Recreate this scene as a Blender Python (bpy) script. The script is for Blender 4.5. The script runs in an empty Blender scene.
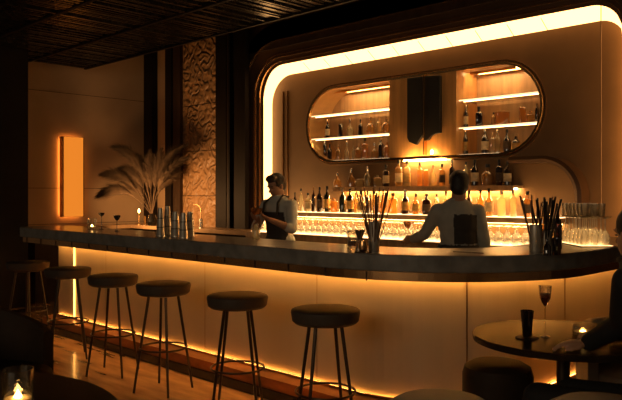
import bpy, bmesh, math, random
from mathutils import Vector, Matrix
random.seed(7)
PI = math.pi
C = bpy.context.scene.collection
CA, SA = .712, .701            # camera heading inside the room
F, CX, HZ, CAMZ = 700., 311., 194., 1.45
WALL = 6.1                      # recessed back wall

def W(X, Y):                    # room position of a spot X to the right and Y ahead of the viewer
    return (CA*X-SA*Y, SA*X+CA*Y)
def xw(px, y):                  # where a sight line meets the line y = const of the room
    t = (px-CX)/F
    return y*(CA*t-SA)/(SA*t+CA)
def ppm(px, y):
    t = (px-CX)/F
    return (SA*t+CA)*F/y

# ------------------------------------------------------------------ materials
def nt(name):
    m = bpy.data.materials.new(name); m.use_nodes = True
    n = m.node_tree; n.nodes.clear()
    return m, n, n.nodes.new('ShaderNodeOutputMaterial')
def pm(name, col, rough=.5, metal=0, var=.25, scale=6, bump=0, bscale=None, stretch=(1,1,1), coat=0, spec=.5):
    m, n, out = nt(name)
    b = n.nodes.new('ShaderNodeBsdfPrincipled'); n.links.new(b.outputs[0], out.inputs[0])
    tc = n.nodes.new('ShaderNodeTexCoord'); mp = n.nodes.new('ShaderNodeMapping')
    mp.inputs['Scale'].default_value = stretch
    n.links.new(tc.outputs['Object'], mp.inputs[0])
    no = n.nodes.new('ShaderNodeTexNoise'); no.inputs['Scale'].default_value = scale; no.inputs['Detail'].default_value = 5
    n.links.new(mp.outputs[0], no.inputs[0])
    r = n.nodes.new('ShaderNodeValToRGB')
    r.color_ramp.elements[0].position = .3; r.color_ramp.elements[1].position = .7
    r.color_ramp.elements[0].color = [c*(1-var) for c in col]+[1]
    r.color_ramp.elements[1].color = [min(1, c*(1+var)) for c in col]+[1]
    n.links.new(no.outputs[0], r.inputs[0]); n.links.new(r.outputs[0], b.inputs['Base Color'])
    b.inputs['Roughness'].default_value = rough; b.inputs['Metallic'].default_value = metal
    b.inputs['Coat Weight'].default_value = coat; b.inputs['Specular IOR Level'].default_value = spec
    if bump:
        n2 = n.nodes.new('ShaderNodeTexNoise'); n2.inputs['Scale'].default_value = bscale or scale*4
        n.links.new(mp.outputs[0], n2.inputs[0])
        bp = n.nodes.new('ShaderNodeBump'); bp.inputs['Strength'].default_value = bump; bp.inputs['Distance'].default_value = .01
        n.links.new(n2.outputs[0], bp.inputs['Height']); n.links.new(bp.outputs[0], b.inputs['Normal'])
    return m
def em(name, col, s):
    m, n, out = nt(name)
    e = n.nodes.new('ShaderNodeEmission'); e.inputs[0].default_value = (*col, 1); e.inputs[1].default_value = s
    n.links.new(e.outputs[0], out.inputs[0]); return m
def glassy(name, col, body=0., bodycol=None, refl=.12, rough=.05):
    # thin glass: tinted see-through, some translucent liquid, a Fresnel reflection
    m, n, out = nt(name)
    t = n.nodes.new('ShaderNodeBsdfTransparent'); t.inputs[0].default_value = (*col, 1)
    cur = t.outputs[0]
    if body:
        tl = n.nodes.new('ShaderNodeBsdfTranslucent'); tl.inputs[0].default_value = (*(bodycol or col), 1)
        df = n.nodes.new('ShaderNodeBsdfDiffuse'); df.inputs[0].default_value = (*(bodycol or col), 1)
        a = n.nodes.new('ShaderNodeMixShader'); a.inputs[0].default_value = .3
        n.links.new(tl.outputs[0], a.inputs[1]); n.links.new(df.outputs[0], a.inputs[2])
        mx = n.nodes.new('ShaderNodeMixShader'); mx.inputs[0].default_value = body
        n.links.new(cur, mx.inputs[1]); n.links.new(a.outputs[0], mx.inputs[2]); cur = mx.outputs[0]
    g = n.nodes.new('ShaderNodeBsdfGlossy'); g.inputs['Roughness'].default_value = rough
    lw = n.nodes.new('ShaderNodeLayerWeight'); lw.inputs[0].default_value = .35
    ma = n.nodes.new('ShaderNodeMath'); ma.operation = 'MULTIPLY_ADD'
    ma.inputs[1].default_value = .8; ma.inputs[2].default_value = refl; ma.use_clamp = True
    n.links.new(lw.outputs['Facing'], ma.inputs[0])
    f = n.nodes.new('ShaderNodeMixShader')
    n.links.new(ma.outputs[0], f.inputs[0]); n.links.new(cur, f.inputs[1]); n.links.new(g.outputs[0], f.inputs[2])
    n.links.new(f.outputs[0], out.inputs[0]); return m

M = {}
M['floor'] = pm('polished floor', (.38,.215,.10), .2, 0, .35, 2.2, .05, 9, (1,5,1), .3)
M['wallback'] = pm('bronze plaster', (.225,.122,.048), .5, .0, .10, 3, .03)
M['wallleft'] = pm('brown plaster', (.54,.37,.22), .6, 0, .10, 2, .03)
M['darkwood'] = pm('dark wood', (.040,.022,.012), .5, 0, .3, 3, .08, 30, (4,4,.3), spec=.25)
M['blackwood'] = pm('black wood', (.012,.008,.006), .6, 0, .3, 3, .05, spec=.15)
M['frame'] = pm('dark bronze frame', (.09,.045,.02), .35, .3, .25, 3)
M['copper'] = pm('polished copper', (.86,.47,.21), .27, 1, .25, 3, .35, 3, (1,1,.1))
M['brass'] = pm('brushed brass', (.80,.50,.22), .25, 1, .15, 5)
M['bronze'] = pm('bronze tube', (.36,.20,.09), .28, 1, .15, 5)
M['palesteel'] = pm('pale steel', (.72,.64,.52), .38, .75, .1, 5)
M['steel'] = pm('steel', (.72,.62,.50), .24, 1, .1, 5)
M['slab'] = pm('grey stone slab', (.20,.188,.165), .3, 0, .3, 9, .02, None, (1,1,1), .3)
M['panel'] = pm('cream satin panel', (.54,.43,.265), .28, 0, .05, 1.5, .01, None, (3,3,.4))
M['plinth'] = pm('copper clad plinth', (.42,.19,.075), .3, .8, .5, 2.5, .12, 5, (1,1,3))
M['blackgloss'] = pm('black gloss', (.008,.007,.006), .25, 0, .2, 4)
M['seat'] = pm('taupe leather', (.07,.05,.034), .55, 0, .12, 9, .06, 60, spec=.15)
M['legm'] = pm('dark bronze metal', (.06,.04,.025), .35, .7, .2, 5)
M['amberwood'] = pm('amber veneer', (.40,.25,.125), .4, 0, .25, 5, .04, 20, (4,4,.4))
M['slate'] = pm('dark slate', (.016,.014,.012), .6, 0, .25, 8, .1)
M['greyfab'] = pm('grey leather', (.20,.165,.12), .5, 0, .1, 8, .05)
M['darkfab'] = pm('dark leather', (.014,.009,.006), .45, 0, .2, 8, .05, spec=.15)
M['brownfab'] = pm('brown leather', (.035,.021,.012), .6, 0, .2, 8, .05, spec=.1)
M['counter'] = pm('amber lit counter', (.42,.26,.13), .28, 0, .2, 6, .02)
M['canopy'] = pm('dark slats', (.022,.017,.012), .25, .3, .6, 7, .3, 10, (1,2,1))
M['skin'] = pm('skin', (.44,.23,.13), .5, 0, .08, 9)
M['hair'] = pm('hair', (.018,.012,.009), .55, 0, .4, 40, .4, 90)
M['shirt'] = pm('grey blue shirt', (.60,.60,.53), .8, 0, .1, 12, .15, 30)
M['shirt2'] = pm('olive grey shirt', (.46,.44,.37), .8, 0, .1, 12, .15, 30)
M['apron'] = pm('dark apron', (.055,.045,.036), .8, 0, .15, 14, .1, 40)
M['blackcloth'] = pm('black cloth', (.010,.008,.007), .8, 0, .2, 14, .1, 40)
M['white'] = pm('eye white', (.6,.5,.4), .3)
M['paper'] = pm('cream label', (.75,.60,.36), .6, 0, .25, 30)
M['darkpaper'] = pm('dark label', (.10,.06,.03), .6, 0, .4, 30)
M['goldpaper'] = pm('gold label', (.62,.36,.10), .4, .4, .3, 30)
M['cap'] = pm('black cap', (.012,.010,.009), .35)
M['capwood'] = pm('cork stopper', (.40,.24,.12), .5)
M['sparkle2'] = glassy('rack glass', (.97,.94,.86), .35, (1,.92,.75), .22, .2)
M['clear'] = glassy('clear glass', (.96,.93,.86), 0, None, .10)
M['sparkle'] = glassy('cut glass', (.96,.92,.82), .10, (.95,.88,.7), .30, .12)
M['amber'] = glassy('amber spirit', (.90,.66,.36), .5, (.74,.48,.17))
M['orange'] = glassy('orange spirit', (.92,.60,.30), .5, (.76,.42,.12))
M['gold'] = glassy('golden spirit', (.97,.85,.60), .5, (.9,.74,.42))
M['dark'] = glassy('dark bottle', (.14,.06,.025), .5, (.08,.04,.02))
M['green'] = glassy('green bottle', (.07,.08,.03), .5, (.05,.055,.025))
M['pale'] = glassy('pale bottle', (.93,.86,.68), .35, (.9,.8,.55))
M['brownglass'] = glassy('brown drink', (.45,.18,.06), .35, (.35,.13,.04), .1)
M['cocktail'] = glassy('brown cocktail', (.8,.5,.28), .95, (.78,.46,.24), .02)
M['smoke'] = glassy('smoked glass', (.12,.07,.04), .6, (.07,.035,.02), .08)
M['shelfglass'] = glassy('shelf glass', (.9,.82,.66), .15, (.9,.75,.5), .2)
M['wax'] = pm('candle wax', (.85,.65,.4), .5)
M['plume'] = pm('pampas plume', (.10,.06,.03), .9, 0, .35, 20)
M['straw'] = pm('brown stirrer', (.17,.07,.03), .4)
M['strawblack'] = pm('black stirrer', (.014,.010,.008), .35)
M['e_cove'] = em('cove glow', (1,.50,.165), 4.2)
M['e_led'] = em('led strip', (1,.44,.095), 105)
M['e_ledfoot'] = em('led foot strip', (1,.42,.08), 16)
M['e_up_right'] = em('upright strip', (1,.42,.08), 6)
M['e_white'] = em('shelf glow', (1,.58,.24), 3.8)
M['e_edge'] = em('shelf edge glow', (1,.62,.30), 2.0)
M['e_back'] = em('back bar strip', (1,.57,.19), 34)
M['e_up'] = em('upper strip', (1,.57,.19), 105)
M['e_addedpad'] = em('added pad glow', (1,.56,.2), 3.2)
M['e_shelf'] = em('alcove shelf strip', (1,.58,.22), 9)
M['e_niche'] = em('niche strip', (1,.60,.25), 38)
M['e_sconce'] = em('sconce glow', (1,.28,.026), .78)
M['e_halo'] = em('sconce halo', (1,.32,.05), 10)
M['e_flame'] = em('flame', (1,.55,.16), 40)
M['e_spot'] = em('copper lamp', (1,.50,.14), 60)

# ornamental relief panel
def relief():
    m, n, out = nt('carved relief')
    b = n.nodes.new('ShaderNodeBsdfPrincipled'); n.links.new(b.outputs[0], out.inputs[0])
    b.inputs['Base Color'].default_value = (.36,.20,.09,1); b.inputs['Roughness'].default_value = .45
    tc = n.nodes.new('ShaderNodeTexCoord')
    no = n.nodes.new('ShaderNodeTexNoise'); no.inputs['Scale'].default_value = 4.5; no.inputs['Detail'].default_value = 1.5
    n.links.new(tc.outputs['Object'], no.inputs[0])
    w = n.nodes.new('ShaderNodeMath'); w.operation = 'MULTIPLY'; w.inputs[1].default_value = 34
    n.links.new(no.outputs[0], w.inputs[0])
    s = n.nodes.new('ShaderNodeMath'); s.operation = 'SINE'; n.links.new(w.outputs[0], s.inputs[0])
    v = n.nodes.new('ShaderNodeTexVoronoi'); v.inputs['Scale'].default_value = 9; v.feature = 'SMOOTH_F1'
    n.links.new(tc.outputs['Object'], v.inputs[0])
    a = n.nodes.new('ShaderNodeMath'); a.operation = 'MULTIPLY_ADD'; a.inputs[1].default_value = .55
    n.links.new(s.outputs[0], a.inputs[0]); n.links.new(v.outputs[0], a.inputs[2])
    bp = n.nodes.new('ShaderNodeBump'); bp.inputs['Strength'].default_value = .8; bp.inputs['Distance'].default_value = .03
    n.links.new(a.outputs[0], bp.inputs['Height']); n.links.new(bp.outputs[0], b.inputs['Normal'])
    return m
M['relief'] = relief()
M['cabwood'] = pm('cabinet veneer', (.55,.29,.10), .35, 0, .2, 5, .04, 20, (4,4,.4))
M['goldwood'] = pm('gold veneer', (.62,.38,.16), .3, .2, .15, 4)
M['bronze2'] = pm('bronze veneer', (.10,.05,.022), .4, .2, .2, 3)

# ------------------------------------------------------------------ mesh helpers
def nb(): return bmesh.new()
def box(bm, x0, x1, y0, y1, z0, z1):
    v = [bm.verts.new(p) for p in ((x0,y0,z0),(x1,y0,z0),(x1,y1,z0),(x0,y1,z0),(x0,y0,z1),(x1,y0,z1),(x1,y1,z1),(x0,y1,z1))]
    for f in ((0,3,2,1),(4,5,6,7),(0,1,5,4),(1,2,6,5),(2,3,7,6),(3,0,4,7)): bm.faces.new([v[i] for i in f])
    return bm
def loft(bm, secs, seg=20, c=(0,0), cap0=True, cap1=True):
    # secs: (z, rx, ry, n) superellipse rings
    rings = []
    for s in secs:
        z, rx = s[0], max(s[1], 1e-4); ry = max(s[2] if len(s) > 2 else rx, 1e-4); n = s[3] if len(s) > 3 else 2
        r = []
        for k in range(seg):
            a = 2*PI*k/seg; ca, sa = math.cos(a), math.sin(a)
            r.append(bm.verts.new((c[0]+rx*math.copysign(abs(ca)**(2/n), ca), c[1]+ry*math.copysign(abs(sa)**(2/n), sa), z)))
        rings.append(r)
    for a, b in zip(rings, rings[1:]):
        for k in range(seg): bm.faces.new((a[k], a[(k+1)%seg], b[(k+1)%seg], b[k]))
    if cap0: bm.faces.new(rings[0][::-1])
    if cap1: bm.faces.new(rings[-1])
    return bm
def frame_of(d):
    d = d.normalized(); u = d.cross(Vector((0,0,1)))
    if u.length < 1e-3: u = Vector((1,0,0))
    u.normalize(); return u, d.cross(u)
def tube(bm, pts, r, seg=8, closed=False):
    pts = [Vector(p) for p in pts]; n = len(pts); rr = r if isinstance(r, (list, tuple)) else [r]*n
    rings = []; pu = None
    for i, p in enumerate(pts):
        if closed: d = pts[(i+1)%n]-pts[i-1]
        else: d = pts[min(i+1, n-1)]-pts[max(i-1, 0)]
        d.normalize()
        if pu is None: u, v = frame_of(d)
        else:
            u = pu-d*pu.dot(d); u.normalize(); v = d.cross(u)
        pu = u
        rings.append([bm.verts.new(p+(u*math.cos(2*PI*k/seg)+v*math.sin(2*PI*k/seg))*rr[i]) for k in range(seg)])
    for i in range(n if closed else n-1):
        a, b = rings[i], rings[(i+1)%n]
        for k in range(seg): bm.faces.new((a[k], a[(k+1)%seg], b[(k+1)%seg], b[k]))
    if not closed: bm.faces.new(rings[0][::-1]); bm.faces.new(rings[-1])
    return bm
def capsule(bm, a, b, ra, rb, seg=12):
    a, b = Vector(a), Vector(b); d = b-a
    if d.length < 1e-5: d = Vector((0,0,1e-4))
    dn = d.normalized(); pts = []; rs = []
    for k in range(1, 5):
        t = k/4*PI/2; pts.append(a-dn*ra*math.cos(t)); rs.append(ra*math.sin(t))
    for k in range(4, 0, -1):
        t = k/4*PI/2; pts.append(b+dn*rb*math.cos(t)+(dn*1e-5 if k==4 else Vector())); rs.append(rb*math.sin(t))
    return tube(bm, pts, rs, seg)
def ellipsoid(bm, c, r, R=None):
    bmesh.ops.create_uvsphere(bm, u_segments=18, v_segments=12, radius=1, matrix=Matrix.Translation(c) @ (R.to_4x4() if R else Matrix()) @ Matrix.Diagonal((*r, 1)))
    return bm
def prism(bm, pts, z0, z1):
    a = [bm.verts.new((x, y, z0)) for x, y in pts]; b = [bm.verts.new((x, y, z1)) for x, y in pts]; n = len(pts)
    bm.faces.new(a[::-1]); bm.faces.new(b)
    for k in range(n): bm.faces.new((a[k], a[(k+1)%n], b[(k+1)%n], b[k]))
    return bm
def sweep(bm, path, prof, up, closed=False):
    # path: list of (point, outward normal); prof: closed list of (offset along the normal, offset along 'up')
    up = Vector(up); rings = []
    for p, nrm in path:
        rings.append([bm.verts.new(Vector(p)+Vector(nrm)*a+up*b) for a, b in prof])
    m = len(prof)
    for i in range(len(rings) if closed else len(rings)-1):
        a, b = rings[i], rings[(i+1)%len(rings)]
        for k in range(m): bm.faces.new((a[k], a[(k+1)%m], b[(k+1)%m], b[k]))
    if not closed: bm.faces.new(rings[0][::-1]); bm.faces.new(rings[-1])
    return bm
def rect(a0, a1, b0, b1): return [(a0,b0),(a1,b0),(a1,b1),(a0,b1)]

def obj(name, bm, mat, parent=None, smooth=False, loc=None, bevel=0):
    bmesh.ops.recalc_face_normals(bm, faces=bm.faces)
    me = bpy.data.meshes.new(name); bm.to_mesh(me); bm.free()
    me.materials.append(M[mat] if isinstance(mat, str) else mat)
    if smooth:
        me.polygons.foreach_set('use_smooth', [True]*len(me.polygons))
        try: me.set_sharp_from_angle(angle=math.radians(38))
        except Exception: pass
    o = bpy.data.objects.new(name, me); C.objects.link(o)
    if parent: o.parent = parent
    if loc: o.location = loc
    if bevel:
        b = o.modifiers.new('bevel', 'BEVEL'); b.width = bevel; b.segments = 2; b.limit_method = 'ANGLE'
    return o
def thing(name, label, cat, loc=(0,0,0), rz=0, group=None):
    o = bpy.data.objects.new(name, None); C.objects.link(o); o.empty_display_size = .05
    o.location = loc; o.rotation_euler = (0,0,rz); o['label'] = label; o['category'] = cat
    if group: o['group'] = group
    return o
def tag(o, label, cat, group=None):
    o['label'] = label; o['category'] = cat
    if group: o['group'] = group
    return o
def struct(name, bm, mat, **k):
    o = obj(name, bm, mat, **k); o['kind'] = 'structure'; return o
def dup(root, loc, rz=None, label=None, group=None):
    r = root.copy(); C.objects.link(r); r.location = loc
    if rz is not None: r.rotation_euler = (0,0,rz)
    if label: r['label'] = label
    if group: r['group'] = group
    for ch in list(root.children):
        c = ch.copy(); C.objects.link(c); c.parent = r
        for g in list(ch.children):
            d = g.copy(); C.objects.link(d); d.parent = c
    return r

# ------------------------------------------------------------------ room shell
struct('floor', box(nb(), -11, 2.5, -2.5, 7, -.1, 0), 'floor')
struct('ceiling', box(nb(), -11, 2.5, -2.5, 7, 4.1, 4.2), 'blackwood')
struct('wall_left', box(nb(), -9.8, -9.6, 3.0, 6.3, 0, 4.1), 'wallleft')
# fine joints of the left wall
b = nb()
for z in (1.02, 1.53, 2.9): box(b, -9.6, -9.596, 3.0, 6.1, z, z+.006)
struct('trim_1', b, 'darkwood')
# outer back wall (three pieces around the recess)
RX0, RX1, RZ = -6.71, -2.26, 2.955
b = nb(); box(b, -9.8, RX0-.3, WALL, WALL+.4, 0, 4.1); struct('wall_back_left', b, 'wallleft')
b = nb(); box(b, RX0-.3, RX1+.3, 5.86, WALL+.5, RZ+.3, 4.1); box(b, RX1+.3, 2.5, 5.86, WALL+.5, 0, 4.1); box(b, -7.35, RX0-.3, 5.86, WALL, 0, 4.1)
struct('wall_back', b, 'darkwood')

def round_path(x0, x1, z0, z1, r, y, n=10, r2=.22, sn=(.25, 1.3)):
    # open at the bottom: up the left side, over the top, down the right side; outward normals
    sxn, szn = sn
    P = [((x0, y, z0), (-sxn,0,0)), ((x0, y, z1-r), (-sxn,0,0))]
    for k in range(1, n+1):
        a = PI-PI/2*k/n; P.append(((x0+r+r*math.cos(a), y, z1-r+r*math.sin(a)), (sxn*math.cos(a),0,szn*math.sin(a))))
    P.append(((x1-r2, y, z1), (0,0,szn)))
    for k in range(1, n+1):
        a = PI/2-PI/2*k/n; P.append(((x1-r2+r2*math.cos(a), y, z1-r2+r2*math.sin(a)), (sxn*math.cos(a),0,szn*math.sin(a))))
    P.append(((x1, y, z0), (sxn,0,0)))
    return P
# pill opening
PX0, PX1, PZ, PR = -6.04, -3.01, 2.27, .43
def pill(dr=0, n=18):
    L = []
    for k in range(n+1):
        a = PI/2+PI*k/n; L.append((PX0+PR+(PR+dr)*math.cos(a), PZ+(PR+dr)*math.sin(a), math.cos(a), math.sin(a)))
    for k in range(n+1):
        a = -PI/2+PI*k/n; L.append((PX1-PR+(PR+dr)*math.cos(a), PZ+(PR+dr)*math.sin(a), math.cos(a), math.sin(a)))
    return L
# recessed wall with the pill cut out
b = nb(); X0, X1, Z1 = RX0-.05, RX1+.05, RZ+.05
outer = [b.verts.new((x, WALL, z)) for x, z in ((X0,0),(X1,0),(X1,Z1),(X0,Z1))]
inner = [b.verts.new((p[0], WALL, p[1])) for p in pill()]
es = [b.edges.new((l[i], l[(i+1)%len(l)])) for l in (outer, inner) for i in range(len(l))]
bmesh.ops.triangle_fill(b, edges=es, use_beauty=True, use_dissolve=False)
struct('wall_recess', b, 'wallback')
# pill alcove: rim, back
path = [((p[0], WALL, p[1]), (p[2],0,p[3])) for p in pill()]
struct('trim_2', sweep(nb(), path, rect(0, .03, 0, .36), (0,1,0), True), 'goldwood')      # side wall of the alcove
b = nb(); box(b, PX0-.05, PX1+.05, WALL+.36, WALL+.38, PZ-PR-.05, PZ+PR+.05); struct('wall_alcove', b, 'amberwood')
t = sweep(nb(), path, [(-.006,-.03),(.018,-.035),(.026,-.02),(.026,.0),(-.006,.0)], (0,1,0), True)
struct('trim_3', t, 'brass', smooth=True)
t = sweep(nb(), path, rect(.036, .044, -.015, 0), (0,1,0), True)
struct('trim_4', t, 'brass')

# luminous cove around the recess
P = round_path(RX0, RX1, .0, RZ, .36, WALL)
cove = sweep(nb(), P, [(0,0),(.085,-.13),(.105,-.13),(.03,.0)], (0,1,0))
struct('trim_5', cove, 'e_cove')
# fine joints across the cove
b = nb()
for k in range(1, 11):
    x = RX0+.36+k*(RX1-RX0-.72)/11
    sweep(b, [((x-.003, WALL, RZ-.002), (0,0,1)), ((x+.003, WALL, RZ-.002), (0,0,1))], [(0,0),(.085,-.13),(.087,-.13),(.002,0)], (0,1,0))
for z in (1.35, 1.75, 2.15):
    sweep(b, [((RX0+.002, WALL, z-.003), (-1,0,0)), ((RX0+.002, WALL, z+.003), (-1,0,0))], [(0,0),(.085,-.13),(.087,-.13),(.002,0)], (0,1,0))
struct('trim_6', b, 'amberwood')
# stepped bronze frame
PF = round_path(RX0-.021, RX1+.021, .0, RZ+.11, .37, WALL, r2=.26, sn=(1, 1))
struct('trim_7', sweep(nb(), PF, [(0,-.13),(.035,-.135),(.035,-.16),(.08,-.165),(.08,-.20),(.30,-.21),(.30,-.10),(.0,-.10)], (0,1,0)), 'bronze2')
struct('trim_8', sweep(nb(), PF, rect(.032,.042, -.17, -.155), (0,1,0)), 'copper')
struct('trim_9', sweep(nb(), PF, rect(.077, .087, -.212, -.195), (0,1,0)), 'copper')
struct('trim_10', sweep(nb(), PF, rect(.115, .121, -.212, -.20), (0,1,0)), 'copper')
struct('trim_11', sweep(nb(), PF, rect(.28, .50, -.24, -.15), (0,1,0)), 'darkwood')
struct('trim_12', sweep(nb(), PF, rect(.276, .286, -.26, -.23), (0,1,0)), 'brass')
# slim brass line in front of the right part of the recess
xr = xw(601, 5.75)
struct('trim_13', box(nb(), xr-.003, xr+.003, 5.747, 5.753, 0, 4.1), 'bronze')
# fine vertical reveals at the left of the recess
b = nb()
for px in (283, 287.5): x = xw(px, WALL-.01); box(b, x-.006, x+.006, WALL-.015, WALL, 1.0, 2.75)
struct('trim_14', b, 'bronze')

# left back wall: columns and the carved panel
def col(px0, px1, y, mat, name, z1=4.1, d=.14):
    return struct(name, box(nb(), xw(px0, y), xw(px1, y), y, y+d, 0, z1), mat)
col(142, 152, 6.0, 'blackwood', 'trim_15', d=.1)
col(165, 171, 5.95, 'blackwood', 'trim_16')
col(173, 180, 5.95, 'darkwood', 'trim_17')
b = box(nb(), xw(180, 6.0), xw(215.5, 6.0), 6.0, 6.1, 0, 4.1); struct('wall_relief', b, 'relief')
b = nb()
for z in (1.42, 2.06, 2.72): box(b, xw(180, 6.0), xw(215.5, 6.0), 5.997, 6.0, z, z+.008)
struct('trim_18', b, 'blackwood')
col(215.5, 226, 5.85, 'blackwood', 'trim_19', d=.2)
col(227.5, 229.5, 5.80, 'blackwood', 'trim_20', d=.2)
col(234, 245, 5.78, 'blackwood', 'trim_21', d=.07)
# the pillar at the far left
x, y = W(-.404*8.6, 8.6)
struct('trim_22', box(nb(), x-1.4, x, y-.55, y, 0, 4.1), 'blackwood')
struct('trim_23', box(nb(), x, x+.012, y-.44, y-.43, 0, 4.1), 'darkwood')
# slatted canopy
b = nb(); xx = -9.1
while xx < -.2:
    box(b, xx, xx+.024+random.uniform(-.008,.008), 1.0, 4.78, 3.195+random.uniform(0,.03), 3.245); xx += .045
struct('trim_24', b, 'canopy')
struct('trim_25', box(nb(), -9.12, 0, .98, 4.8, 3.25, 3.29), 'blackwood')
b = nb()
for yy in (3.1, 3.95, 4.74): box(b, -9.12, 0, yy, yy+.035, 3.19, 3.25)
struct('trim_26', b, 'blackwood')

# ------------------------------------------------------------------ the bar
XL = -7.35
def bar_path(off, yend=5.84, x0=XL, n=20):
    # outer edge moved inwards by off
    r = 1.2-off; P = [((x0, 3.1+off, 0), (0,-1,0)), ((-3.0, 3.1+off, 0), (0,-1,0))]
    for k in range(1, n):
        a = -PI/2+PI/2*k/n; P.append(((-3+r*math.cos(a), 4.3+r*math.sin(a), 0), (math.cos(a), math.sin(a), 0)))
    P += [((-3+r, 4.3, 0), (1,0,0)), ((-3+r, yend, 0), (1,0,0))]
    return P
bar = thing('bar_counter', 'long curved bar with grey stone top, copper band and glowing cream front panels', 'bar counter', (0,0,0))
outer = [(p[0][0], p[0][1]) for p in bar_path(0)]
inner = [(p[0][0], p[0][1]) for p in bar_path(.56)]
rnd = [(XL, 3.66)]+[(XL-.14-.14*math.cos(a)*1.0+.14, 3.52+.14*math.sin(a)) for a in (PI/3, 0)]+[(XL-.14, 3.24)]+[(XL-.10, 3.14)]
s = obj('stone_top', prism(nb(), outer+inner[::-1]+rnd[1:], 1.0, 1.10), 'slab', bar, bevel=.008)
s['label'] = 'dark grey stone bar top'
o = obj('copper_band', sweep(nb(), bar_path(.03), rect(-.03, 0, .945, 1.0), (0,0,1)), 'copper', bar); o['label'] = 'polished copper band under the bar top'
for k in range(15):
    x = XL+.1+k*.33; obj('band_joint', box(nb(), x, x+.006, 3.125, 3.132, .946, .999), 'darkwood', bar)
PP = bar_path(.40, x0=-7.3)
obj('front_panel', sweep(nb(), PP, rect(-.05, 0, .155, 1.0), (0,0,1)), 'panel', bar)
b = nb()                                                             # joints of the front cladding
for px in (106, 205, 317):
    x = xw(px, 3.5); box(b, x-.0018, x+.0018, 3.4985, 3.502, .16, .99)
box(b, -2.202, -2.197, 4.797, 4.803, .16, .99)
for a in (-PI/2+.897,):
    c_, s_ = math.cos(a), math.sin(a); p = Vector((-3+.802*c_, 4.3+.802*s_, 0))
    box(b, p.x-.003, p.x+.003, p.y-.003, p.y+.003, .16, .99)
obj('panel_joint', b, 'bronze', bar)
obj('plinth', sweep(nb(), bar_path(.22, x0=-7.3), rect(-.22, 0, 0, .145), (0,0,1)), 'plinth', bar)
obj('plinth_edge', sweep(nb(), bar_path(.205, x0=-7.3), rect(-.02, 0, .0, .07), (0,0,1)), 'blackgloss', bar)
obj('upper_light_strip', sweep(nb(), bar_path(.365, x0=-7.28), rect(-.014, 0, .982, .992), (0,0,1)), 'e_led', bar)
obj('light_shield', sweep(nb(), bar_path(.338, x0=-7.28), rect(-.008, 0, .945, 1.0), (0,0,1)), 'darkwood', bar)
obj('strip_lip', sweep(nb(), bar_path(.366, x0=-7.28), rect(-.005, 0, .145, .160), (0,0,1)), 'plinth', bar)
obj('lower_light_strip', sweep(nb(), bar_path(.386, x0=-7.28), rect(-.006, 0, .1455, .153), (0,0,1)), 'e_ledfoot', bar)
x = xw(75, 3.5)
obj('upright_light_strip', box(nb(), x-.005, x+.005, 3.485, 3.499, .16, .94), 'e_up_right', bar)
obj('carcass', sweep(nb(), bar_path(.46, x0=-7.2), rect(-.12, 0, .0, .998), (0,0,1)), 'darkwood', bar)

# back counter along the back wall and round the left
bc = thing('back_counter', 'back counter with glowing top running under the bottle shelves', 'counter', (0,0,0))
xg = -6.45
obj('worktop', prism(nb(), [(-9.55,4.0),(-9.05,4.0),(-9.05,5.45),(-2.42,5.45),(-2.42,5.85),(-9.0,5.85),(-9.55,5.85)], .95, 1.0), 'counter', bc, bevel=.004)
obj('cabinet_front', prism(nb(), [(-9.5,4.05),(-9.12,4.05),(-9.12,5.52),(-2.45,5.52),(-2.45,5.80),(-9.5,5.80)], 0, .94), 'darkwood', bc)
obj('front_lip', box(nb(), xg, -2.42, 5.435, 5.45, .90, 1.0), 'amberwood', bc)
obj('glowing_top', box(nb(), xg, -2.45, 5.52, 5.84, 1.001, 1.006), 'e_white', bc)
# bottle shelves
sh = thing('lit_bottle_shelf', 'long glowing shelf carrying the lower row of bottles', 'shelf', (0,0,0))
obj('board', box(nb(), xg, -2.75, 5.78, WALL, 1.185, 1.235), 'amberwood', sh)
obj('glowing_top', box(nb(), xg+.02, -2.78, 5.80, WALL-.01, 1.236, 1.241), 'e_white', sh)
obj('under_light_strip', box(nb(), xg+.02, -2.8, 6.03, 6.06, 1.172, 1.184), 'e_back', sh)
sh = thing('upper_bottle_shelf', 'slim wooden shelf carrying the upper row of bottles under the pill alcove', 'shelf', (0,0,0))
ux0, ux1 = xw(333, 5.9), xw(513, 5.9)
obj('board', box(nb(), ux0, ux1, 5.90, WALL, 1.505, 1.53), 'amberwood', sh)
obj('fascia', box(nb(), ux0, ux1, 5.90, 5.915, 1.478, 1.505), 'amberwood', sh)
obj('under_light_strip', box(nb(), ux0+.05, ux1-.05, 6.05, 6.08, 1.493, 1.504), 'e_up', sh)
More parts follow.
